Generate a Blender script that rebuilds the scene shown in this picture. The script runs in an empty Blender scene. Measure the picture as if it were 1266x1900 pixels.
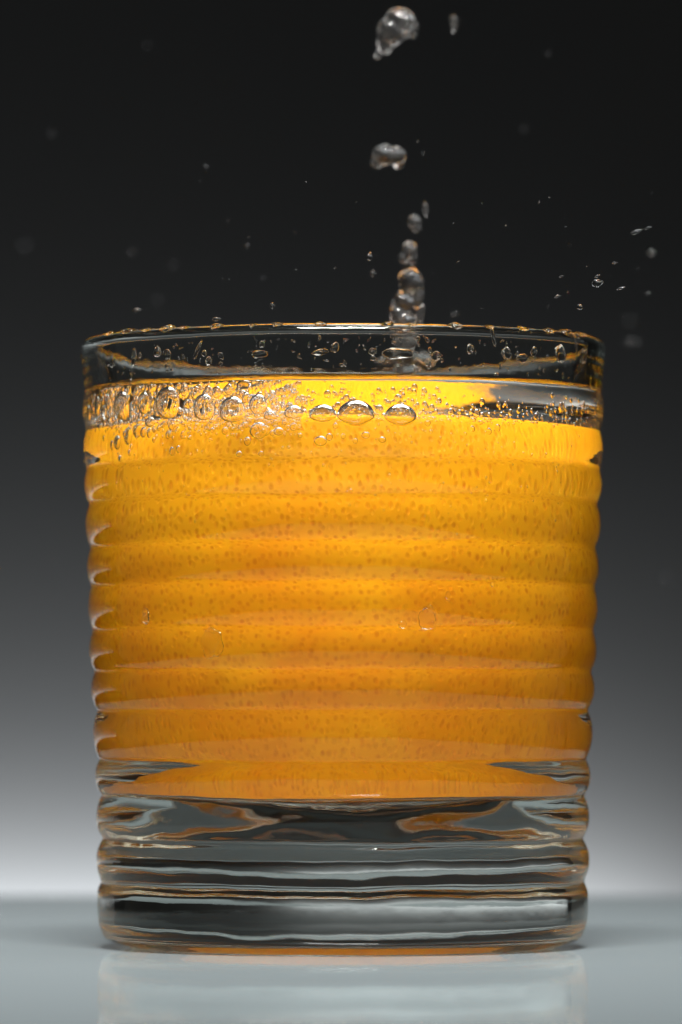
import bpy, bmesh, math, random
from mathutils import Vector, Matrix, noise
random.seed(7)
PI = math.pi
sc = bpy.context.scene

# ------------------------------------------------------------------ scale
# one pixel of the photograph at the depth of the glass axis, in metres
S = 82.2e-6
CX, YB, YH = 636.5, 1757.0, 1330.0      # glass axis, tabletop and eye level in the photograph
D = 0.860                                # camera to glass axis
def X(px): return (px - CX) * S
def Z(py): return (YB - py) * S
ZC = Z(YH)

# ------------------------------------------------------------------ camera
cam = bpy.data.cameras.new('camera')
cam_o = bpy.data.objects.new('camera', cam)
sc.collection.objects.link(cam_o)
cam_o.location = (X(633), -D, ZC)
cam_o.rotation_euler = (math.radians(90), 0, 0)
cam.sensor_fit = 'VERTICAL'
cam.sensor_height = 36.0
cam.sensor_width = 24.0
cam.lens = (D / S) / 1900.0 * 36.0
cam.shift_y = (YH - 950.0) / 1900.0
cam.clip_start, cam.clip_end = 0.05, 20.0
cam.dof.use_dof = True
cam.dof.focus_distance = D - 0.034
cam.dof.aperture_fstop = 19.0
sc.camera = cam_o

# ------------------------------------------------------------------ world, studio lamps, exposure
w = bpy.data.worlds.new('World'); sc.world = w; w.use_nodes = True
bg = w.node_tree.nodes['Background']
bg.inputs[0].default_value = (1.0, 0.98, 0.94, 1); bg.inputs[1].default_value = 0.04

def area(name, loc, target, sx, sy, power, col=(1, 1, 1), spread=180):
    l = bpy.data.lights.new(name, 'AREA'); l.shape = 'RECTANGLE'
    l.size, l.size_y, l.energy, l.color = sx, sy, power, col
    l.spread = math.radians(spread)
    o = bpy.data.objects.new(name, l); sc.collection.objects.link(o)
    o.location = loc
    o.rotation_euler = (Vector(target) - Vector(loc)).to_track_quat('-Z', 'Y').to_euler()
    return o
area('overhead_softbox', (0.0, -0.375, 0.68), (0, 0, 0.05), 0.36, 0.11, 3.2, (1, 0.975, 0.94), 77)
area('top_softbox', (0.06, 0.06, 0.72), (0.01, 0.0, 0.08), 0.34, 0.34, 0.5, (1, 0.985, 0.96), 70)
area('backdrop_strip_lamp', (-0.64, 0.967, -0.078), (-0.64, 1.02, -0.078), 1.5, 0.016, 17.2, (0.95, 0.98, 1.0))

sc.view_settings.view_transform = 'Standard'
sc.view_settings.look = 'None'
sc.view_settings.exposure = 0.0
sc.view_settings.gamma = 1.0
sc.view_settings.use_curve_mapping = False
c = sc.cycles
c.max_bounces, c.transmission_bounces, c.glossy_bounces, c.diffuse_bounces = 40, 32, 16, 6
c.transparent_max_bounces = 16
c.caustics_reflective = True; c.caustics_refractive = True
c.blur_glossy = 0.3
c.sample_clamp_indirect = 6.0
c.use_adaptive_sampling = False
c.use_denoising = True
try:
    c.denoiser = 'OPENIMAGEDENOISE'
    c.denoising_input_passes = 'RGB_ALBEDO_NORMAL'
    c.denoising_prefilter = 'ACCURATE'
except Exception:
    pass

# ------------------------------------------------------------------ materials
def mat(name):
    m = bpy.data.materials.new(name); m.use_nodes = True
    nt = m.node_tree; nt.nodes.clear()
    out = nt.nodes.new('ShaderNodeOutputMaterial')
    return m, nt, out
def N(nt, t, **kw):
    n = nt.nodes.new(t)
    for k, v in kw.items():
        if k in n.inputs: n.inputs[k].default_value = v
        else: setattr(n, k, v)
    return n
def dielectric(name, ior, col=(1, 1, 1), rough=0.0, bump=None):
    m, nt, out = mat(name)
    g = N(nt, 'ShaderNodeBsdfGlass', IOR=ior, Roughness=rough)
    g.inputs['Color'].default_value = (*col, 1)
    nt.links.new(g.outputs[0], out.inputs[0])
    if bump:
        scale, strength, dist = bump
        tc = N(nt, 'ShaderNodeTexCoord')
        no = N(nt, 'ShaderNodeTexNoise', Scale=scale, Detail=3.0)
        b = N(nt, 'ShaderNodeBump', Strength=strength, Distance=dist)
        nt.links.new(tc.outputs['Object'], no.inputs['Vector'])
        nt.links.new(no.outputs['Fac'], b.inputs['Height'])
        nt.links.new(b.outputs[0], g.inputs['Normal'])
    return m
NG, NW = 1.50, 1.333
M_GLASS = dielectric('clear_glass', NG, (0.962, 0.982, 0.955), bump=(160, 0.12, 0.0004))
M_GLASS_IN = dielectric('clear_glass_inside', NG, (0.985, 0.992, 0.99), bump=(110, 0.2, 0.0005))
M_WATER_WALL = dielectric('water_against_glass', NW / NG, (1, 1, 1))
M_WATER_TOP = dielectric('water_surface', NW, (1, 1, 1))
M_DROP = dielectric('water_drop', NW, (1, 1, 1))
def aerated_water():
    # fast falling water full of air: glassy with a little milkiness
    m, nt, out = mat('falling_water')
    g = N(nt, 'ShaderNodeBsdfGlass', IOR=NW, Roughness=0.05); d = N(nt, 'ShaderNodeBsdfDiffuse'); d.inputs['Color'].default_value = (0.8, 0.79, 0.77, 1)
    tc = N(nt, 'ShaderNodeTexCoord'); nz = N(nt, 'ShaderNodeTexNoise', Scale=420.0, Detail=3.0)
    r = N(nt, 'ShaderNodeMapRange'); r.inputs[1].default_value = 0.35; r.inputs[2].default_value = 0.7; r.inputs[3].default_value = 0.0; r.inputs[4].default_value = 0.035
    mx = N(nt, 'ShaderNodeMixShader')
    nt.links.new(tc.outputs['Object'], nz.inputs['Vector']); nt.links.new(nz.outputs['Fac'], r.inputs[0]); nt.links.new(r.outputs[0], mx.inputs[0])
    nt.links.new(g.outputs[0], mx.inputs[1]); nt.links.new(d.outputs[0], mx.inputs[2]); nt.links.new(mx.outputs[0], out.inputs[0])
    return m
M_SPLASH = aerated_water()
M_BUBBLE = dielectric('air_bubble', 1 / NW, (1, 1, 1))

def orange_material():
    m, nt, out = mat('orange_peel')
    L = nt.links.new
    tc = N(nt, 'ShaderNodeTexCoord')
    # oil glands: cells on the unrolled skin, warped a little so that they do not sit in a grid
    xyz = N(nt, 'ShaderNodeSeparateXYZ'); L(tc.outputs['Object'], xyz.inputs[0])
    ny = N(nt, 'ShaderNodeMath', operation='MULTIPLY'); L(xyz.outputs['Y'], ny.inputs[0]); ny.inputs[1].default_value = -1.0
    at = N(nt, 'ShaderNodeMath', operation='ARCTAN2'); L(xyz.outputs['X'], at.inputs[0]); L(ny.outputs[0], at.inputs[1])
    ar = N(nt, 'ShaderNodeMath', operation='MULTIPLY'); L(at.outputs[0], ar.inputs[0]); ar.inputs[1].default_value = 0.034
    cb = N(nt, 'ShaderNodeCombineXYZ'); L(ar.outputs[0], cb.inputs[0])
    x2 = N(nt, 'ShaderNodeMath', operation='POWER'); L(xyz.outputs['X'], x2.inputs[0]); x2.inputs[1].default_value = 2.0
    y2 = N(nt, 'ShaderNodeMath', operation='MULTIPLY_ADD'); L(ny.outputs[0], y2.inputs[0]); L(ny.outputs[0], y2.inputs[1]); L(x2.outputs[0], y2.inputs[2])
    rh = N(nt, 'ShaderNodeMath', operation='SQRT'); L(y2.outputs[0], rh.inputs[0])
    el = N(nt, 'ShaderNodeMath', operation='ARCTAN2'); L(xyz.outputs['Z'], el.inputs[0]); L(rh.outputs[0], el.inputs[1])
    ev = N(nt, 'ShaderNodeMath', operation='MULTIPLY'); L(el.outputs[0], ev.inputs[0]); ev.inputs[1].default_value = 0.036
    L(ev.outputs[0], cb.inputs[1])
    nz = N(nt, 'ShaderNodeTexNoise', Scale=180.0, Detail=2.0)
    L(tc.outputs['Object'], nz.inputs['Vector'])
    mx = N(nt, 'ShaderNodeMixRGB', blend_type='ADD'); mx.inputs[0].default_value = 0.0014
    L(cb.outputs[0], mx.inputs[1]); L(nz.outputs['Color'], mx.inputs[2])
    v = N(nt, 'ShaderNodeTexVoronoi', Scale=880.0); v.voronoi_dimensions = '2D'; v.feature = 'F1'
    v.inputs['Randomness'].default_value = 0.8
    L(mx.outputs[0], v.inputs['Vector'])
    dot = N(nt, 'ShaderNodeMapRange'); dot.inputs[1].default_value = 0.14; dot.inputs[2].default_value = 0.40
    dot.inputs[3].default_value = 1.0; dot.inputs[4].default_value = 0.0
    L(v.outputs['Distance'], dot.inputs[0])
    # every gland has its own strength
    rnd = N(nt, 'ShaderNodeSeparateColor'); L(v.outputs['Color'], rnd.inputs[0])
    pw = N(nt, 'ShaderNodeMath', operation='POWER'); L(rnd.outputs[0], pw.inputs[0]); pw.inputs[1].default_value = 2.5
    pa = N(nt, 'ShaderNodeMath', operation='MULTIPLY_ADD'); L(pw.outputs[0], pa.inputs[0]); pa.inputs[1].default_value = 0.48; pa.inputs[2].default_value = 0.20
    ml = N(nt, 'ShaderNodeMath', operation='MULTIPLY'); L(dot.outputs[0], ml.inputs[0]); L(pa.outputs[0], ml.inputs[1])
    big = N(nt, 'ShaderNodeTexNoise', Scale=55.0, Detail=4.0)
    L(tc.outputs['Object'], big.inputs['Vector'])
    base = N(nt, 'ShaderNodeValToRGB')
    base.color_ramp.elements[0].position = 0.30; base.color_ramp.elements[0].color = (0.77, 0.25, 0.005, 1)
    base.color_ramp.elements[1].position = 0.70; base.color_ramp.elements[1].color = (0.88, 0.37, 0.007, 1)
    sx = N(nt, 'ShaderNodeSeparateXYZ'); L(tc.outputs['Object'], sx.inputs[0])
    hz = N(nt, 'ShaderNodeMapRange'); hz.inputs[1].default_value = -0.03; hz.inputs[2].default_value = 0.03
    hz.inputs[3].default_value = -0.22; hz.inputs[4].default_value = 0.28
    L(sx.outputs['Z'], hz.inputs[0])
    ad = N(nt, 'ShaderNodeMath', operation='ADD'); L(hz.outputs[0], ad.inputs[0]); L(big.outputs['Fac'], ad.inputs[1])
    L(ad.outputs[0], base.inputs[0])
    col = N(nt, 'ShaderNodeMixRGB'); col.inputs[2].default_value = (0.64, 0.17, 0.005, 1)
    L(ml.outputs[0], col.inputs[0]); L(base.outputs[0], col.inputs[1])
    p = N(nt, 'ShaderNodeBsdfPrincipled')
    p.inputs['Roughness'].default_value = 0.45
    p.inputs['IOR'].default_value = 1.12
    p.inputs['Subsurface Weight'].default_value = 0.15
    p.inputs['Subsurface Radius'].default_value = (1.0, 0.45, 0.08)
    p.inputs['Subsurface Scale'].default_value = 0.0015
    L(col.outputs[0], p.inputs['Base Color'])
    b = N(nt, 'ShaderNodeBump', Strength=0.3, Distance=0.0003); b.invert = True
    L(dot.outputs[0], b.inputs['Height']); L(b.outputs[0], p.inputs['Normal'])
    L(p.outputs[0], out.inputs[0])
    return m
M_ORANGE = orange_material()

def table_material():
    m, nt, out = mat('grey_gloss_acrylic')
    L = nt.links.new
    tc = N(nt, 'ShaderNodeTexCoord')
    nz = N(nt, 'ShaderNodeTexNoise', Scale=9.0, Detail=5.0)
    L(tc.outputs['Object'], nz.inputs['Vector'])
    r = N(nt, 'ShaderNodeMapRange'); r.inputs[3].default_value = 0.03; r.inputs[4].default_value = 0.075
    L(nz.outputs['Fac'], r.inputs[0])
    d = N(nt, 'ShaderNodeBsdfDiffuse'); d.inputs['Color'].default_value = (0.305, 0.362, 0.385, 1)
    g = N(nt, 'ShaderNodeBsdfGlossy'); g.inputs['Color'].default_value = (0.93, 0.96, 0.96, 1)
    mx = N(nt, 'ShaderNodeMixShader'); mx.inputs[0].default_value = 0.68
    L(r.outputs[0], g.inputs['Roughness']); L(d.outputs[0], mx.inputs[1]); L(g.outputs[0], mx.inputs[2]); L(mx.outputs[0], out.inputs[0])
    return m
M_TABLE = table_material()

def backdrop_material():
    m, nt, out = mat('grey_backdrop_paper')
    L = nt.links.new
    tc = N(nt, 'ShaderNodeTexCoord')
    nz = N(nt, 'ShaderNodeTexNoise', Scale=6.0, Detail=6.0)
    L(tc.outputs['Object'], nz.inputs['Vector'])
    r = N(nt, 'ShaderNodeValToRGB')
    r.color_ramp.elements[0].color = (0.088, 0.092, 0.096, 1); r.color_ramp.elements[1].color = (0.102, 0.102, 0.101, 1)
    L(nz.outputs['Fac'], r.inputs[0])
    p = N(nt, 'ShaderNodeBsdfPrincipled'); p.inputs['Roughness'].default_value = 0.95
    p.inputs['Specular IOR Level'].default_value = 0.1
    L(r.outputs[0], p.inputs['Base Color']); L(p.outputs[0], out.inputs[0])
    return m
M_BACK = backdrop_material()

# ------------------------------------------------------------------ helpers
def link(name, me, parent=None, mats=()):
    o = bpy.data.objects.new(name, me); sc.collection.objects.link(o)
    for m in mats: me.materials.append(m)
    if parent: o.parent = parent
    return o
def tag(o, label, cat=None, group=None, kind=None):
    if label: o['label'] = label
    if cat: o['category'] = cat
    if group: o['group'] = group
    if kind: o['kind'] = kind
    return o
def smooth(me):
    me.polygons.foreach_set('use_smooth', [True] * len(me.polygons)); me.update()

def revolve(name, rows, nseg, parent, mats, flip=False, cap=False):
    """rows: list of functions theta -> (r, z); quads between neighbouring rows, exact normals
    from neighbours so that pieces that butt against each other shade as one surface."""
    verts, faces, nors = [], [], []
    n = len(rows)
    P = [[None] * nseg for _ in range(n)]
    for i in range(n):
        for j in range(nseg):
            t = 2 * PI * j / nseg
            r, z = rows[i](t)
            P[i][j] = Vector((r * math.cos(t), r * math.sin(t), z))
    return P

def grid_object(name, P, i0, i1, parent, mats, outward, cap_last=False, matidx=None):
    """rows i0..i1 (inclusive) of the point grid P as one mesh; normals use the full grid."""
    nseg = len(P[0]); verts = []; nors = []; faces = []
    for i in range(i0, i1 + 1):
        for j in range(nseg):
            a = P[min(i + 1, len(P) - 1)][j] - P[max(i - 1, 0)][j]
            b = P[i][(j + 1) % nseg] - P[i][j - 1]
            nn = a.cross(b)
            if nn.length < 1e-14: nn = Vector((0, 0, 1))
            nn.normalize()
            nors.append(nn * outward); verts.append(P[i][j])
    for i in range(i1 - i0):
        for j in range(nseg):
            a, b = i * nseg + j, i * nseg + (j + 1) % nseg
            d, e = (i + 1) * nseg + j, (i + 1) * nseg + (j + 1) % nseg
            faces.append((a, d, e, b) if outward > 0 else (a, b, e, d))
    mi = [0] * len(faces)
    if cap_last:
        k = len(verts); q = sum((P[i1][j] for j in range(nseg)), Vector()) / nseg
        verts.append(q); nors.append(Vector((0, 0, cap_last)))
        o = (i1 - i0) * nseg
        for j in range(nseg):
            a, b = o + j, o + (j + 1) % nseg
            faces.append((a, k, b) if outward > 0 else (a, b, k)); mi.append(0)
    me = bpy.data.meshes.new(name); me.from_pydata(verts, [], faces); smooth(me)
    me.normals_split_custom_set_from_vertices([n[:] for n in nors])
    ob = link(name, me, parent, mats)
    return ob

# ------------------------------------------------------------------ setting: tabletop and backdrop
def box_mesh(name, x0, x1, y0, y1, z0, z1, bev):
    bm = bmesh.new()
    bmesh.ops.create_cube(bm, size=1.0)
    for v in bm.verts:
        v.co = Vector(((x0 + x1) / 2 + v.co.x * (x1 - x0), (y0 + y1) / 2 + v.co.y * (y1 - y0), (z0 + z1) / 2 + v.co.z * (z1 - z0)))
    if bev: bmesh.ops.bevel(bm, geom=bm.edges[:], offset=bev, segments=4, affect='EDGES')
    me = bpy.data.meshes.new(name); bm.to_mesh(me); bm.free(); return me
TB = D * (YB - YH) / (1662.0 - YH) - D
tag(link('tabletop', box_mesh('tabletop', -0.13, 0.13, -0.30, TB, -0.012, 0.0, 0.0015), None, [M_TABLE]),
    'glossy grey tabletop that the glass stands on', None, None, 'structure')
def backdrop():
    # a hanging sheet that curves slightly forward far below the table
    pts = [(0.42, -0.62), (0.70, -0.60), (0.90, -0.52), (0.985, -0.38), (1.0, -0.22), (1.0, 0.1), (1.0, 0.5), (1.0, 1.0)]
    verts, faces = [], []
    for (y, z) in pts:
        for x in (-1.6, -0.8, 0, 0.8, 1.6): verts.append((x, y, z))
    for i in range(len(pts) - 1):
        for j in range(4):
            a = i * 5 + j; faces.append((a, a + 1, a + 6, a + 5))
    me = bpy.data.meshes.new('backdrop'); me.from_pydata(verts, [], faces); smooth(me)
    o = link('backdrop', me, None, [M_BACK])
    s = o.modifiers.new('thickness', 'SOLIDIFY'); s.thickness = 0.002; s.offset = -1
    tag(o, 'dark grey studio backdrop paper lit from below', None, None, 'structure')
backdrop()

def hot_spot_blocker():
    # unseen trough, added to hide the strip lamp's hot spot from the glass
    m, nt, out = mat('black_metal')
    p = N(nt, 'ShaderNodeBsdfPrincipled'); p.inputs['Base Color'].default_value = (0.02, 0.02, 0.02, 1); p.inputs['Roughness'].default_value = 0.6
    nt.links.new(p.outputs[0], out.inputs[0])
    pr = [(0.995, -0.112), (0.930, -0.112), (0.930, -0.029), (0.933, -0.029), (0.933, -0.109), (0.995, -0.109)]
    verts, faces = [], []
    for x in (-1.43, 0.15):
        for (y, z) in pr: verts.append((x, y, z))
    for i in range(6): faces.append((i, (i + 1) % 6, 6 + (i + 1) % 6, 6 + i))
    me = bpy.data.meshes.new('added_glow_blocker'); me.from_pydata(verts, [], faces)
    tag(link('added_glow_blocker', me, None, [m]), 'unseen black trough added behind the table to block the strip lamp glow', None, None, 'structure')
hot_spot_blocker()

# ------------------------------------------------------------------ glass tumbler
NSEG = 320
PEAK = [(765, 482.5), (836, 481), (900, 479.7), (973, 477.7), (1054, 474.7), (1129, 472), (1208, 470), (1278, 466.5),
        (1360, 463), (1438, 459.5), (1515, 457), (1594, 456.8)]
VAL = [(727, 479), (800, 477), (872, 475.5), (935, 471), (1018, 468.5), (1089, 467), (1170, 464), (1246, 460),
       (1318, 454.5), (1409, 451.5), (1475, 448.5), (1556, 445.5), (1635, 447)]
def raw_outer(y):
    if y <= VAL[0][0]:
        return 486.5 + (479 - 486.5) * max(0, (y - 654)) / (727 - 654)
    for k in range(len(PEAK)):
        (y0, r0), (y1, r1), (yp, rp) = VAL[k], VAL[k + 1], PEAK[k]
        if y0 <= y <= y1:
            if y < yp:
                t = (yp - y) / (yp - y0); return rp + (r0 - 1.0 - rp) * t ** 2.1
            t = (y - yp) / (y1 - yp); return rp + (r1 - 1.0 - rp) * t ** 2.1
    return 454
def outer(y):
    s = 0; wsum = 0
    kk = 1.0 if y < 1200 else max(0.45, 1.0 - (y - 1200) / 400.0)
    for d, wt in ((-7, 1), (-4.5, 2), (-2, 3), (0, 3.5), (2, 3), (4.5, 2), (7, 1)):
        s += raw_outer(y + d * kk) * wt; wsum += wt
    return s / wsum
def wob(t, z, seed):
    # pressed glass is never perfectly round
    return (noise.noise(Vector((1.7 * math.cos(t), 1.7 * math.sin(t), z * 55 + seed))) * 0.9
            + noise.noise(Vector((4.5 * math.cos(t), 4.5 * math.sin(t), z * 130 + seed + 9))) * 0.10)
def row_px(r, y, amp=1.0, seed=0.0):
    def f(t):
        z = Z(y)
        return ((r + amp * wob(t, z, seed)) * S, z + amp * S * (2.0 * noise.noise(Vector((2.2 * math.cos(t), 2.2 * math.sin(t), y * 0.02))) + 1.0 * noise.noise(Vector((7 * math.cos(t), 7 * math.sin(t), y * 0.03)))))
    return f
rows = []; marks = {}
# inner edge of the lip, over the top, down the outside
RIN_TOP = 458.0
lip = []
for k in range(21):
    a = PI * k / 20.0; ca, sa = math.cos(a), math.sin(a)
    lip.append((470.5 - 12.5 * ca, 645 - 13.0 * sa) if k <= 10 else (470.5 - 16.0 * ca, 654 - 22.0 * sa))
for (r, y) in lip: rows.append(row_px(r, y, 0.5))
marks['lip'] = len(rows) - 1
y = 658.0
ys = []
while y < 727: ys.append(y); y += 5
ys.append(727)
for yy in ys: rows.append(row_px(outer(yy) if yy > 664 else raw_outer(yy), yy, 0.7))
marks['rim_end'] = len(rows) - 1
rib_ends = [len(rows) - 1]
for k in range(12):
    y0, y1 = VAL[k][0], VAL[k + 1][0]
    n = 20
    for q in range(1, n + 1):
        yy = y0 + (y1 - y0) * q / n
        r = outer(yy) if yy < 1627 else 0.5 * outer(min(yy, 1628)) + 0.5 * raw_outer(yy)
        rows.append(row_px(r, yy, 1.1 if yy < 1380 else 1.1 + min(0.9, (yy - 1380) / 70)))
    rib_ends.append(len(rows) - 1)
last_r = 447.2
foot = [(1640, 449), (1645, 451.5), (1650, 453.3), (1656, 454.6), (1665, 455), (1680, 455), (1695, 454.8), (1705, 454), (1714, 452.3),
        (1721, 450), (1727, 448), (1732, 445.8), (1736, 443.2), (1739.5, 440), (1742.2, 436), (1744.2, 431), (1746, 425.5), (1748, 419), (1750, 412.5), (1752, 406), (1754, 399.5), (1755.6, 394),
        (1756, 391.5), (1755.2, 390.5), (1753, 390)]
PUNT = 18.0
for k in range(1, 13):
    q = 390.0 * (1 - k / 12.4); foot.append((1752.5 - PUNT * (1 - (q / 390.0) ** 2), q))
for (yy, r) in foot: rows.append(row_px(r, yy, 2.2 if yy < 1660 else 1.2 if yy < 1735 else 0.4))
P = revolve('outer', rows, NSEG, None, None)
glass = bpy.data.objects.new('glass_tumbler', None); sc.collection.objects.link(glass)
glass.empty_display_size = 0.02
tag(glass, 'clear ribbed glass tumbler with heavy base, filled with water and an orange', 'glass')
grid_object('rim', P, 0, marks['rim_end'], glass, [M_GLASS], 1)
for k in range(12):
    grid_object('rib', P, rib_ends[k], rib_ends[k + 1], glass, [M_GLASS], 1)
grid_object('base', P, rib_ends[-1], len(rows) - 1, glass, [M_GLASS], 1, cap_last=-1)

# inside of the glass: dry wall above the water line, the rest is shared with the water
def inner_r(y):
    return 458.0 + (417.0 - 458.0) * (y - 645) / (1465 - 645)
def water_y(t):
    # height of the water line against the wall, slightly sloshing; piled up towards the left front
    x = math.cos(t); f = math.sin(t)
    d = ((t - math.radians(216)) + PI) % (2 * PI) - PI
    return 721.5 + 2.4 * noise.noise(Vector((2.2 * x, 2.2 * f, 3.3))) + 1.2 * noise.noise(Vector((6 * x, 6 * f, 1.3))) - 5.0 * math.exp(-(d / 0.10) ** 2)
def row_in(y0, frac):
    def f(t):
        yy = y0 + (water_y(t) - y0) * frac
        return ((inner_r(yy) + 0.6 * wob(t, Z(yy), 40)) * S if yy > 650 else (inner_r(yy) + 0.5 * wob(t, Z(yy), 0) * (650 - yy) / 5 + 0.6 * wob(t, Z(yy), 40) * (yy - 645) / 5) * S, Z(yy))
    return f
rows_in = [rows[0]] + [row_in(645, k / 12.0) for k in range(1, 13)]
floor_rows = []
def row_wet(frac):
    def f(t):
        yw = water_y(t); yy = yw + (1440.0 - yw) * frac
        return ((inner_r(yy) + 0.6 * wob(t, Z(yy), 40)) * S, Z(yy))
    return f
def row_floor(r, y):
    def f(t):
        q = min(1.0, (y - 1440) / 30.0)
        rr = r + 0.6 * wob(t, Z(y), 40)
        return (rr * S, Z(y) + q * 1.2 * S * noise.noise(Vector((rr * 0.012 * math.cos(t), rr * 0.012 * math.sin(t), 8.8))))
    return f
for k in range(1, 61): floor_rows.append(row_wet(k / 60.0))
BY0, BY1, BE = 1440.0, 1538.0, 2.3      # the inside bottom is a shallow bowl
for k in range(1, 29):
    q = 0.5 * PI * k / 29.0
    rr = inner_r(BY0) * math.cos(q) ** (2 / BE); yy = BY0 + (BY1 - BY0) * math.sin(q) ** (2 / BE)
    floor_rows.append(row_floor(rr, yy))
Q = revolve('inner', rows_in + floor_rows, NSEG, None, None)
# dry wall: front faces look at the air inside the glass
grid_object('inner_wall', Q, 0, len(rows_in) - 1, glass, [M_GLASS_IN], -1)

# ------------------------------------------------------------------ water
iw = len(rows_in) - 1
water = bpy.data.objects.new('water', None); sc.collection.objects.link(water)
tag(water, 'clear water filling the ribbed glass around the orange', 'water')
grid_object('water_body', Q, iw, len(Q) - 1, water, [M_WATER_WALL], 1, cap_last=-1)
def surf_row(frac):
    def f(t):
        yw = water_y(t); r0 = (inner_r(yw) + 0.6 * wob(t, Z(yw), 40)) * S
        r = r0 * (1 - frac)
        dist = r0 - r
        m = math.exp(-dist / 0.0017)
        x, yv = r * math.cos(t), r * math.sin(t)
        rip = (0.00033 * noise.noise(Vector((x * 150, yv * 150, 0.4))) + 0.00016 * noise.noise(Vector((x * 420, yv * 420, 4.4)))) * (1 - m)
        # little mound where the stream goes in
        dx, dy = x - X(752), yv - 0.012
        q = (dx * dx + dy * dy) ** 0.5
        rip += 0.0007 * math.cos(q / 0.0011) * math.exp(-q / 0.005)
        zl = Z(728)
        return (r, zl + rip + (Z(yw) - zl) * m)
    return f
fr = [0.0] + [0.002, 0.005, 0.009, 0.014, 0.02, 0.028, 0.037, 0.048, 0.06] + [0.06 + 0.92 * k / 60.0 for k in range(1, 61)]
W = revolve('surface', [surf_row(f) for f in fr], NSEG, None, None)
grid_object('water_surface', W, 0, len(W) - 1, water, [M_WATER_TOP], 1, cap_last=1)

# ------------------------------------------------------------------ orange
def orange():
    bm = bmesh.new(); bmesh.ops.create_uvsphere(bm, u_segments=128, v_segments=80, radius=1.0)
    a, h = 425 * S, (1531.0 - 741) / 2 * S
    for v in bm.verts:
        x, yv, z = v.co
        rho = (x * x + yv * yv) ** 0.5
        e = 3.6 if z > 0 else 2.15
        k = (rho ** e + abs(z) ** e) ** (-1 / e)
        nn = 1 + 0.006 * noise.noise(v.co * 1.6) - 0.004
        v.co = Vector((x * k * a * nn, yv * k * a * nn, z * k * h * (1 + 0.5 * (nn - 1))))
    me = bpy.data.meshes.new('orange'); bm.to_mesh(me); bm.free(); smooth(me)
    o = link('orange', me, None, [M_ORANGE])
    o.location = (0, 0, Z(1531.5) + h)
    tag(o, 'whole orange submerged in the water, magnified to fill the ribbed glass', 'orange')
    return a, h, o.location.z
OA, OH, OZ = orange()
def orange_r(z):
    u = abs(z - OZ) / OH
    e = 3.6 if z > OZ else 2.15
    return 0 if u >= 1 else OA * (1 - u ** e) ** (1 / e)

# ------------------------------------------------------------------ bubbles in the water
ico = {}; FLAT = 0.32
def ball(sub):
    if sub not in ico:
        bm = bmesh.new(); bmesh.ops.create_icosphere(bm, subdivisions=sub, radius=1.0)
        for v in bm.verts:      # flattened where it presses against the glass (local -y)
            if v.co.y < 0:
                rho = min(1.0, math.hypot(v.co.x, v.co.z)); v.co.y = -FLAT * (1 - rho ** 5)
            else: v.co.y *= 0.5
        me = bpy.data.meshes.new('bubble_skin_%d' % sub); bm.to_mesh(me); bm.free(); smooth(me)
        me.materials.append(M_BUBBLE); ico[sub] = me
    return ico[sub]
placed = []
def front_point(px, py, depth_in):
    """a point inside the water that is seen at (px, py), depth_in metres behind the front of the inner wall"""
    r = inner_r(py) * S
    x = X(px)
    xx = max(-r * 0.985, min(r * 0.985, x))
    yy = -math.sqrt(max(0, r * r - xx * xx))
    # move inwards along the wall normal
    n = Vector((-xx, -yy, 0)).normalized()
    p = Vector((xx, yy, 0)) + n * depth_in
    zz = ZC + (YH - py) * S * (D + p.y) / D
    p.x = X(633) + (px - 633) * S * (D + p.y) / D if abs(x) < r * 0.9 else p.x
    return Vector((p.x, p.y, zz))
def bubble(px, py, dpx, label, group, gap=0.00012, squash=1.0, extra=0.0, force=False):
    rad = dpx * S / 2
    p = front_point(px, py, rad * FLAT + gap + extra)
    # keep inside the wall
    rho = math.hypot(p.x, p.y); lim = inner_r(YB - p.z / S) * S - rad * FLAT - 0.00008 - rad * rad * 0.5 / 0.037
    if rho > lim: p.x *= lim / rho; p.y *= lim / rho
    # keep below the surface
    top = Z(728) - 0.0004
    if p.z + rad * squash > top: p.z = top - rad * squash
    # keep off the orange
    if math.hypot(p.x, p.y) - rad * 0.5 < orange_r(p.z) + 0.0002: return None
    for (q, rq) in placed:
        if (q - p).length < (rad + rq) * 1.01:
            if not force: return None
            d = (p - q).normalized(); rad = max(0.3 * rad, (q - p).length - rq - 1e-5) if (q - p).length > rq else 0
            if rad <= 0: return None
    placed.append((p, rad))
    o = bpy.data.objects.new('bubble', ball(4 if dpx > 26 else 3 if dpx > 9 else 2))
    sc.collection.objects.link(o)
    o.location = p; o.scale = (rad, rad, rad * squash)
    o.rotation_euler = (0, 0, math.atan2(p.y, p.x) + PI / 2)
    tag(o, label, 'bubble', group)
    return o
G_FOAM = 'foam bubbles at the left under the water line'
G_ROW = 'row of bubbles under the water line'
G_SMALL = 'small bubbles gathered under the water line'
G_DEEP = 'fine bubbles clinging lower on the glass'
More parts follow.
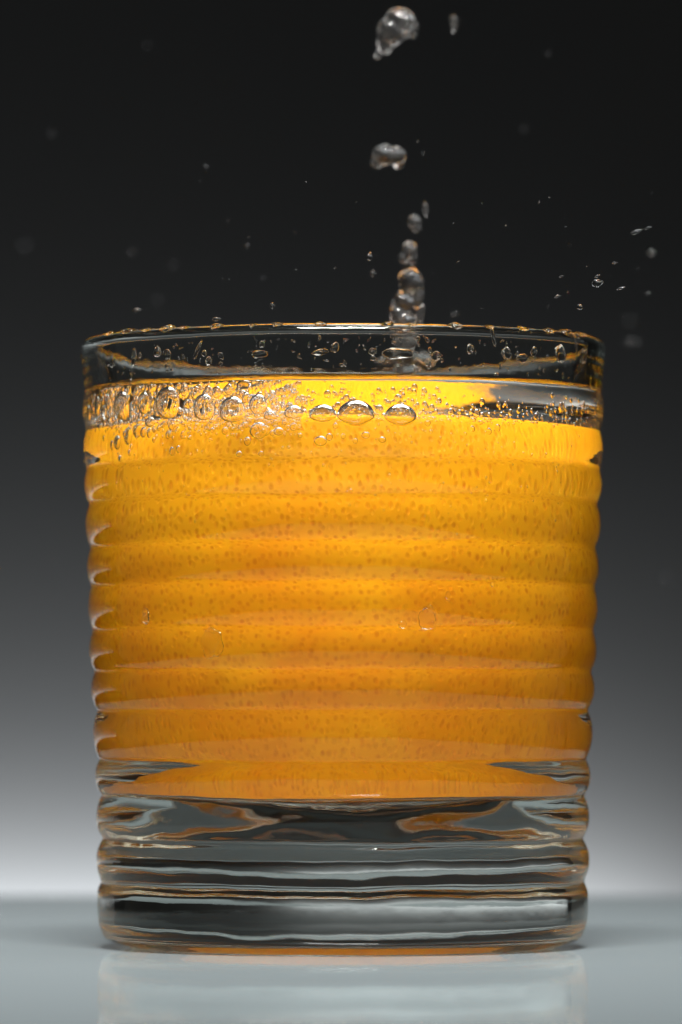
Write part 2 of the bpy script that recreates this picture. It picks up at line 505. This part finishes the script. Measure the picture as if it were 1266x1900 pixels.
big = [(660, 768, 66, 'largest wide bubble in the middle of the row under the water line', G_ROW),
       (741, 771, 58, 'wide bubble at the right end of the row under the water line', G_ROW),
       (600, 768, 50, 'wide bubble just left of the largest one in the middle row', G_ROW),
       (547, 764, 34, 'round bubble third from the right end of the large foam bubbles', G_ROW),
       (437, 762, 52, 'large dark-rimmed foam bubble at the right end of the foam', G_FOAM),
       (322, 748, 58, 'largest foam bubble at the left under the water line', G_FOAM),
       (386, 756, 44, 'foam bubble between the largest one and the right end of foam', G_FOAM),
       (243, 752, 50, 'big pale foam bubble near the left edge of the glass', G_FOAM),
       (281, 748, 34, 'dark oval bubble between the two big foam bubbles on the left', G_FOAM),
       (483, 750, 34, 'round bubble at the right end of the foam heap', G_FOAM),
       (505, 770, 34, 'round bubble below the right end of the foam heap', G_FOAM),
       (204, 754, 30, 'foam bubble squeezed against the left side of the glass', G_FOAM),
       (183, 764, 26, 'small white-glinting foam bubble at the left side of the glass', G_FOAM),
       (291, 783, 28, 'round bubble hanging below the foam on the left', G_FOAM),
       (484, 801, 32, 'flat bubble hanging under the right end of the foam', G_FOAM),
       (596, 818, 22, 'bubble with a white glint below the middle row', G_ROW),
       (678, 808, 15, 'small bubble under the right half of the largest bubble', G_ROW),
       (708, 816, 13, 'small bubble under the gap right of the largest bubble', G_ROW),
       (520, 802, 18, 'small bubble under the left end of the middle row', G_ROW),
       (238, 822, 24, 'lone bubble below the foam at the left side', G_FOAM),
       (281, 805, 18, 'small bubble just below the hanging round bubble on the left', G_FOAM)]
for (x, y, d, lab, g) in big: bubble(x, y, d, lab, g, force=True, squash=0.74 if g is G_ROW else random.uniform(0.85, 1.12))
def scatter(n, xr, yr, dr, label, group, extra=(0, 0.0004), tries=14):
    k = 0
    for _ in range(n * tries):
        if k >= n: break
        x, y = random.uniform(*xr), random.gauss(yr[0], yr[1])
        d = dr[0] + (dr[1] - dr[0]) * random.random() ** 2.2
        if bubble(x, y, d, label, group, extra=random.uniform(*extra)): k += 1
scatter(44, (170, 520), (744, 20), (16, 36), 'middling foam bubble in the crowded froth at the left', G_FOAM, (0.001, 0.011), 30)
scatter(70, (165, 520), (762, 30), (9, 30), 'small foam bubble packed among the large ones at the left', G_FOAM, (0, 0.008))
scatter(40, (180, 560), (792, 14), (5, 15), 'small bubble just below the foam at the left', G_FOAM)
scatter(34, (500, 800), (752, 12), (6, 16), 'small bubble crowded round the wide bubbles of the middle row', G_ROW, (0, 0.003))
scatter(46, (830, 1112), (768, 12), (6, 17), 'small glinting bubble in the cluster at the right', G_SMALL, (0, 0.002))
scatter(28, (480, 900), (792, 16), (4, 12), 'tiny bubble hanging below the middle row', G_ROW)
scatter(18, (200, 1050), (915, 45), (3, 7), 'tiny bubble clinging to the glass in front of the orange', G_DEEP)

def froth():
    src = ball(2); V = [v.co.copy() for v in src.vertices]; F = [tuple(p.vertices) for p in src.polygons]
    verts, faces = [], []
    H = 0.0022; cells = {}; large = [b for b in placed if b[1] > 0.0006]
    for b in placed:
        if b[1] <= 0.0006: cells.setdefault((int(b[0].x / H), int(b[0].y / H), int(b[0].z / H)), []).append(b)
    def put(n, xr, ym, ys, dr, ex):
        k = 0
        for _ in range(n * 12):
            if k >= n: break
            px, py, d = random.uniform(*xr), random.gauss(ym, ys), dr[0] + (dr[1] - dr[0]) * random.random() ** 2
            rad = d * S / 2; p = front_point(px, py, rad * FLAT + 0.0001 + random.uniform(0, ex))
            if p.z + rad > Z(728) - 0.0003 or math.hypot(p.x, p.y) - rad < orange_r(p.z) + 0.0002: continue
            if math.hypot(p.x, p.y) > inner_r(YB - p.z / S) * S - rad * FLAT - 0.00006: continue
            cx, cy, cz = int(p.x / H), int(p.y / H), int(p.z / H)
            if any((q - p).length < (rad + rq) * 1.01 for i in (-1, 0, 1) for j in (-1, 0, 1) for l in (-1, 0, 1) for (q, rq) in cells.get((cx + i, cy + j, cz + l), ())): continue
            if any((q - p).length < (rad + rq) * 1.01 for (q, rq) in large): continue
            cells.setdefault((cx, cy, cz), []).append((p, rad)); k += 1
            R = Matrix.Rotation(math.atan2(p.y, p.x) + PI / 2, 3, 'Z'); b = len(verts)
            verts.extend(p + R @ (v * rad) for v in V); faces.extend(tuple(b + i for i in f) for f in F)
    put(620, (165, 560), 750, 24, (4, 17), 0.009)
    put(420, (165, 560), 778, 16, (3, 8), 0.003)
    put(330, (440, 830), 758, 18, (3, 12), 0.008)
    put(160, (820, 1110), 766, 13, (3, 9), 0.004)
    put(140, (200, 1080), 850, 60, (2, 4.5), 0.0003)
    me = bpy.data.meshes.new('froth'); me.from_pydata(verts, [], faces); smooth(me)
    tag(link('froth', me, None, [M_BUBBLE]), 'fine froth of minute bubbles under the water line', None, None, 'stuff')
froth()

# ------------------------------------------------------------------ drops of water
def drop_mesh(name, sub, shape, parts):
    """one lumpy drop: union of balls melted together"""
    bm = bmesh.new()
    for (p, r3) in parts:
        bmesh.ops.create_icosphere(bm, subdivisions=3, radius=1.0, matrix=Matrix.Translation(p) @ Matrix.Diagonal((*r3, 1)))
    me = bpy.data.meshes.new(name); bm.to_mesh(me); bm.free()
    o = bpy.data.objects.new(name, me); sc.collection.objects.link(o)
    rm = o.modifiers.new('melt', 'REMESH'); rm.mode = 'VOXEL'; rm.voxel_size = shape; rm.use_smooth_shade = True
    s = o.modifiers.new('relax', 'SMOOTH'); s.factor = 0.6; s.iterations = 26
    dg = bpy.context.evaluated_depsgraph_get()
    me2 = bpy.data.meshes.new_from_object(o.evaluated_get(dg))
    bpy.data.objects.remove(o); bpy.data.meshes.remove(me)
    amp, sc_ = sub
    if amp:
        nl = [v.normal.copy() for v in me2.vertices]
        for v, n in zip(me2.vertices, nl):
            v.co += n * (amp * noise.noise(v.co * sc_) + 0.5 * amp * noise.noise(v.co * sc_ * 2.3 + Vector((3, 1, 7))))
    smooth(me2)
    return me2
def blob(name, label, cat, group, px, py, depth, parts, vox=6e-5, rough=(0.00012, 900)):
    """parts in photo pixels: (dx, dy_up, depth, rx, ry, rz)"""
    k = S * (D + depth) / D
    pp = [(Vector((p[0], p[2], p[1])) * k, (p[3] * k, p[4] * k, p[5] * k)) for p in parts]
    me = drop_mesh(name, rough, vox, pp)
    me.materials.append(M_SPLASH)
    o = link(name, me)
    o.location = (X(633) + (px - 633) * k, depth, ZC + (YH - py) * k)
    tag(o, label, cat, group)
    return o
G_FALL = 'drops falling into the glass'
blob('water_drop', 'large lumpy drop of water at the very top of the falling stream', 'drop', G_FALL, 738, 60, 0.022,
     [(4, 22, 0, 30, 22, 24), (-12, 2, 0, 27, 24, 30), (-22, -20, 4, 17, 16, 22), (28, 8, 0, 11, 12, 22), (-36, -42, 0, 7, 6, 9), (-30, -33, 0, 7, 7, 9), (14, 10, -6, 22, 18, 22), (0, 36, 0, 16, 10, 11)], 1.1e-4, (0.00022, 700))
blob('water_drop', 'rounded drop of water second from the top of the stream', 'drop', G_FALL, 722, 291, 0.022,
     [(-8, 4, 0, 23, 20, 20), (14, 2, 0, 18, 18, 18), (-22, -10, 0, 12, 10, 12), (18, -13, 0, 11, 9, 10)], 9e-5, (0.00018, 800))
blob('water_drop', 'squarish small drop of water third from the top of the stream', 'drop', G_FALL, 769, 415, 0.022,
     [(0, 4, 0, 14, 13, 13), (3, -8, 0, 10, 10, 9)], 7e-5, (0.0001, 900))
blob('water_drop', 'slim faint drop of water just right of the squarish one', 'drop', G_FALL, 789, 389, 0.03,
     [(0, 5, 0, 5, 5, 8), (1, -5, 0, 4, 4, 8)], 4e-5, (0.00003, 900))
blob('water_drop', 'oval drop of water sitting on top of the splash column', 'drop', G_FALL, 758, 468, 0.022,
     [(2, 4, 0, 15, 14, 18), (-8, -10, 0, 10, 10, 12), (8, -10, 0, 9, 9, 14)], 7e-5, (0.0001, 900))
blob('water_drop', 'faint slim drop of water right of the top drop', 'drop', G_FALL, 842, 44, 0.05,
     [(0, 5, 0, 8, 8, 10), (0, -6, 0, 6, 6, 10)], 6e-5, (0.00005, 900))
# the column of the splash: from above the rim down to the water surface
blob('water_splash', 'lumpy column of splashing water rising behind the rim', 'splash', None, 758, 560, 0.012,
     [(4, 36, 0, 24, 25, 28), (19, 10, 0, 12, 20, 26), (-8, 0, 0, 19, 22, 22), (-16, -20, 0, 17, 17, 22), (-4, -38, 0, 20, 20, 22), (24, -20, 0, 9, 10, 20),
      (-28, -10, 0, 5, 5, 16), (-30, -28, 0, 6, 6, 12), (-6, -62, 0, 26, 22, 18), (-14, -86, 0, 40, 26, 14), (18, -92, 0, 36, 24, 14), (-44, -94, 0, 22, 18, 9), (-6, -112, 0, 26, 20, 12), (-4, -134, 0, 18, 16, 14), (-4, -150, 0, 30, 26, 8)],
     1.5e-4, (0.0003, 600))

# round and streak shaped droplets in the air
drop_me = {}
def simple_drop(px, py, d, depth, label, group, stretch=1.0, ang=0.0):
    key = (d > 8,)
    if key not in drop_me:
        bm = bmesh.new(); bmesh.ops.create_icosphere(bm, subdivisions=3 if d > 8 else 2, radius=1.0)
        for v in bm.verts:
            # blunt head, thinner tail along +x
            if v.co.x > 0: v.co.y *= 1 - 0.45 * v.co.x; v.co.z *= 1 - 0.45 * v.co.x
        me = bpy.data.meshes.new('droplet_skin'); bm.to_mesh(me); bm.free(); smooth(me); me.materials.append(M_DROP); drop_me[key] = me
    k = S * (D + depth) / D
    o = bpy.data.objects.new('droplet', drop_me[key]); sc.collection.objects.link(o)
    r = d * k / 2
    o.location = (X(633) + (px - 633) * k, depth, ZC + (YH - py) * k)
    o.scale = (r * stretch, r, r); o.rotation_euler = (0, -math.radians(ang), 0)
    tag(o, label, 'droplet', group)
    return o
G_SPRAY = 'spray droplets right of the splash'
G_MIST = 'fine droplets floating in the air'
for (x, y, d, dep, st, an, lab) in [
    (1182, 430, 8, -0.02, 2.9, 22, 'long streak droplet at the upper right of the spray'),
    (1203, 423, 5, -0.02, 3.0, 22, 'short streak droplet at the far upper right of the spray'),
    (1209, 469, 14, 0.03, 1.2, 8, 'round droplet near the right edge of the picture'),
    (1109, 525, 15, -0.03, 1.5, 10, 'bright bean-shaped droplet in the middle of the spray'),
    (1109, 512, 4, -0.03, 3.2, 16, 'thin streak just above the bright bean-shaped droplet'),
    (1076, 570, 12, -0.033, 1.0, -40, 'bright round droplet above the right end of the rim'),
    (1042, 513, 4, -0.03, 2.6, 18, 'thin streak at the left of the spray'),
    (1035, 550, 5, -0.03, 2.8, 14, 'thin streak low at the left of the spray'),
    (1153, 535, 5, -0.03, 3.4, 12, 'thin streak right of the bright bean-shaped droplet'),
    (1141, 488, 4, -0.02, 2.6, 10, 'faint short streak in the middle of the spray'),
    (1204, 545, 4, 0.02, 2.6, 14, 'faint streak low at the right of the spray'),
    (1172, 634, 9, 0.15, 3.4, 4, 'large blurred droplet right of the rim'),
    (1168, 598, 11, 0.24, 1.0, 0, 'faint blurred droplet above the large blurred one right of the rim')]:
    simple_drop(x, y, d, dep, lab, G_SPRAY, st, an)
for (x, y, d, dep, st, an, lab) in [
    (686, 476, 11, -0.02, 1.6, 80, 'small upright glinting droplet left of the splash column'),
    (692, 507, 12, 0.0, 1.0, 0, 'small round amber droplet left of the splash column'),
    (506, 567, 11, -0.02, 1.0, 0, 'small round amber droplet just above the rim left of centre'),
    (402, 592, 8, -0.03, 2.0, 4, 'flat droplet skimming the left part of the rim'),
    (382, 310, 9, 0.03, 1.0, 0, 'small pale droplet high at the left'),
    (459, 456, 7, 0.02, 1.4, 40, 'tiny pale droplet left of the column at mid height'),
    (255, 575, 7, 0.0, 2.2, 4, 'tiny flat droplet above the left part of the rim'),
    (96, 249, 8, 0.13, 1.0, 0, 'blurred droplet at the far upper left'),
    (273, 85, 8, 0.15, 1.0, 0, 'blurred droplet near the top at the left'),
    (246, 469, 8, 0.12, 1.0, 0, 'blurred droplet left of the middle'),
    (321, 493, 9, 0.16, 1.0, 0, 'larger blurred droplet left of the middle'),
    (292, 558, 9, 0.18, 1.0, 0, 'blurred droplet above the left part of the rim'),
    (46, 458, 12, 0.26, 1.0, 0, 'very blurred droplet by the left edge of the picture'),
    (972, 241, 7, 0.11, 1.0, 0, 'blurred droplet high at the right'),
    (1016, 100, 7, 0.08, 1.0, 0, 'tiny droplet near the top at the right'),
    (1233, 1074, 13, 0.20, 1.0, 0, 'blurred droplet at the right side below the rim'),
    (98, 1036, 6, 0.10, 1.0, 0, 'faint droplet at the left side below the rim'),
    (775, 263, 5, 0.0, 1.0, 0, 'upper of two tiny droplets right of the second drop'),
    (785, 285, 6, 0.02, 1.0, 0, 'lower of two tiny droplets right of the second drop'),
    (850, 486, 4, -0.02, 2.0, 35, 'tiny slanted droplet right of the splash column'),
    (844, 583, 6, 0.04, 1.8, 30, 'blurred tiny droplet above the rim right of the column'),
    (894, 378, 4, -0.02, 1.0, 0, 'tiny droplet right of the column high up'),
    (939, 419, 4, -0.02, 1.0, 0, 'tiny droplet right of the column at mid height'),
    (488, 516, 6, 0.05, 1.0, 0, 'tiny faint droplet left of the column low down')]:
    simple_drop(x, y, d, dep, lab, G_MIST, st, an)
for k in range(26):
    simple_drop(random.uniform(330, 1230), random.uniform(330, 590), random.uniform(1.6, 3.2), random.uniform(-0.05, 0.02),
                'pinpoint droplet of spray in the dark air above the glass', G_MIST, random.uniform(1, 2), random.uniform(0, 60))

# drops that sit on the glass above the water line
wall_me = {}
def wall_drop(px, py, w_, h_, label, group, inside=True, bulge=0.30, tilt=0.0, sub=3, back=False):
    r = (inner_r(py) if inside else outer(py)) * S
    rx, rz = w_ * S / 2, h_ * S / 2
    x = max(-r * 0.985, min(r * 0.985, X(633) + (px - 633) * S * (1 - 0.9 * r / D)))
    t = math.atan2(-math.sqrt(r * r - x * x), x)
    if back: t = -t
    key = (sub, int(abs(px) * 7 + py) % 5)
    if key not in wall_me:
        bm = bmesh.new(); bmesh.ops.create_icosphere(bm, subdivisions=sub, radius=1.0)
        for v in bm.verts:
            sd = Vector((key[1] * 7.3, key[1] * 3.1, 0))
            v.co *= 1 + 0.34 * noise.noise(v.co * 1.1 + sd) + 0.14 * noise.noise(v.co * 2.6 + sd)
        me = bpy.data.meshes.new('wall_drop_skin'); bm.to_mesh(me); bm.free(); smooth(me); me.materials.append(M_DROP); wall_me[key] = me
    o = bpy.data.objects.new('clinging_drop', wall_me[key]); sc.collection.objects.link(o)
    yy = r * math.sin(t)
    o.location = (r * math.cos(t), yy, ZC + (YH - py) * S * (D + yy) / D)
    o.scale = (rx, min(rx, rz) * bulge * 2, rz)
    o.rotation_euler = (0, math.radians(tilt), t + PI / 2)
    tag(o, label, 'drop', group)
    return o
G_CLING = 'drops clinging to the dry glass under the rim'
for (x, y, w_, h_, tl, lab) in [
    (298, 652, 18, 20, 0, 'round clear drop on the glass near the left end of the rim'),
    (318, 658, 14, 18, 0, 'round clear drop right beside the left one under the rim'),
    (486, 657, 30, 13, -4, 'flat amber drop on the glass left of centre under the rim'),
    (372, 650, 8, 34, 30, 'slanted streak of water under the left part of the rim'),
    (384, 655, 11, 12, 0, 'small round drop beside the slanted streak under the rim'),
    (392, 669, 13, 16, 0, 'small amber drop below the slanted streak'),
    (595, 653, 30, 11, -6, 'wide smear of water on the glass left of the column'),
    (622, 645, 14, 18, 25, 'curled amber drop at the right end of the wide smear'),
    (690, 652, 14, 12, 0, 'brownish drop on the glass left of the splash foot'),
    (735, 656, 52, 20, 0, 'broad patch of water in front of the splash foot'),
    (806, 660, 20, 16, 0, 'drop at the right of the broad patch of water'),
    (868, 648, 14, 17, 0, 'round drop on the glass right of the splash foot'),
    (935, 655, 22, 22, 10, 'middle clear smear under the right part of the rim'),
    (985, 652, 16, 18, 0, 'round drop in the middle of the right part under the rim'),
    (962, 664, 30, 16, 0, 'low flat smear under the right part of the rim'),
    (1035, 655, 28, 32, 0, 'large upright drop near the right end of the rim'),
    (1078, 660, 20, 30, 10, 'drop against the right side of the glass under the rim'),
    (255, 664, 12, 30, 10, 'upright drop near the left side of the glass under the rim'),
    (215, 668, 14, 26, 0, 'drop against the left side of the glass under the rim'),
    (415, 660, 14, 10, 40, 'slanted speck of water right of the small amber drop under the rim'),
    (910, 628, 8, 30, -18, 'thin runnel of water below the right part of the rim'),
    (1062, 640, 7, 40, -20, 'thin amber runnel near the right end of the rim')]:
    wall_drop(x, y, w_, h_, lab, G_CLING, True, 0.30, tl, 3)
for k in range(170):
    x = random.uniform(190, 1090)
    wall_drop(x, random.uniform(622, 686) + abs(x - CX) ** 2 * 1.2e-4, 2.5 + 9 * random.random() ** 2.5, 2.5 + 10 * random.random() ** 2.5,
              'tiny droplet sprinkled on the dry glass under the rim', G_CLING, random.random() < 0.7, 0.35, random.uniform(-40, 40), 2)
# drops along the rim
ORD = ['first', 'second', 'third', 'fourth', 'fifth', 'sixth', 'seventh', 'eighth', 'ninth', 'tenth', 'eleventh', 'twelfth', 'thirteenth', 'fourteenth', 'fifteenth', 'sixteenth', 'seventeenth']
G_RIM = 'drops on the rim of the glass'
for k, (x, d) in enumerate([(210, 14), (246, 18), (282, 12), (318, 22), (352, 10), (410, 16), (476, 10), (520, 12), (596, 14), (716, 16), (760, 10), (838, 18), (900, 12), (962, 14), (1010, 16), (1044, 20), (1072, 14)]):
    a = math.acos(max(-1, min(1, X(x) / (480 * S))))
    o = bpy.data.objects.new('rim_drop', [m for kk, m in wall_me.items() if kk[0] == 3][k % 3]); sc.collection.objects.link(o)
    rr = 472 * S
    o.location = (rr * math.cos(a), -rr * math.sin(a), Z(632) - 0.0002)
    o.scale = (d * S * 0.8, 15.5 * S, d * S * 0.32); o.rotation_euler = (0, 0, -a + PI / 2)
    tag(o, '%s flat bead of water from the left along the front of the rim' % ORD[k], 'drop', G_RIM)
# drops on the outside, in front of the orange
G_OUT = 'drops on the outside of the glass in front of the orange'
wall_drop(393, 1195, 42, 54, 'large oval drop on the outside of the glass at lower left', G_OUT, False, 0.10, 0, 4)
wall_drop(794, 1147, 34, 40, 'pear-shaped drop on the outside of the glass right of centre', G_OUT, False, 0.10, 25, 4)
wall_drop(747, 1159, 15, 14, 'small drop beside the pear-shaped one on the outside', G_OUT, False, 0.15, 0, 3)
wall_drop(267, 1143, 20, 26, 'small glinting drop on the outside at the left', G_OUT, False, 0.25, 0, 3)
wall_drop(831, 1105, 9, 14, 'tiny ring drop above the pear-shaped one on the outside', G_OUT, False, 0.15, 0, 3)
wall_drop(916, 1085, 10, 8, 'tiny ring drop at the right on the outside', G_OUT, False, 0.15, 0, 3)
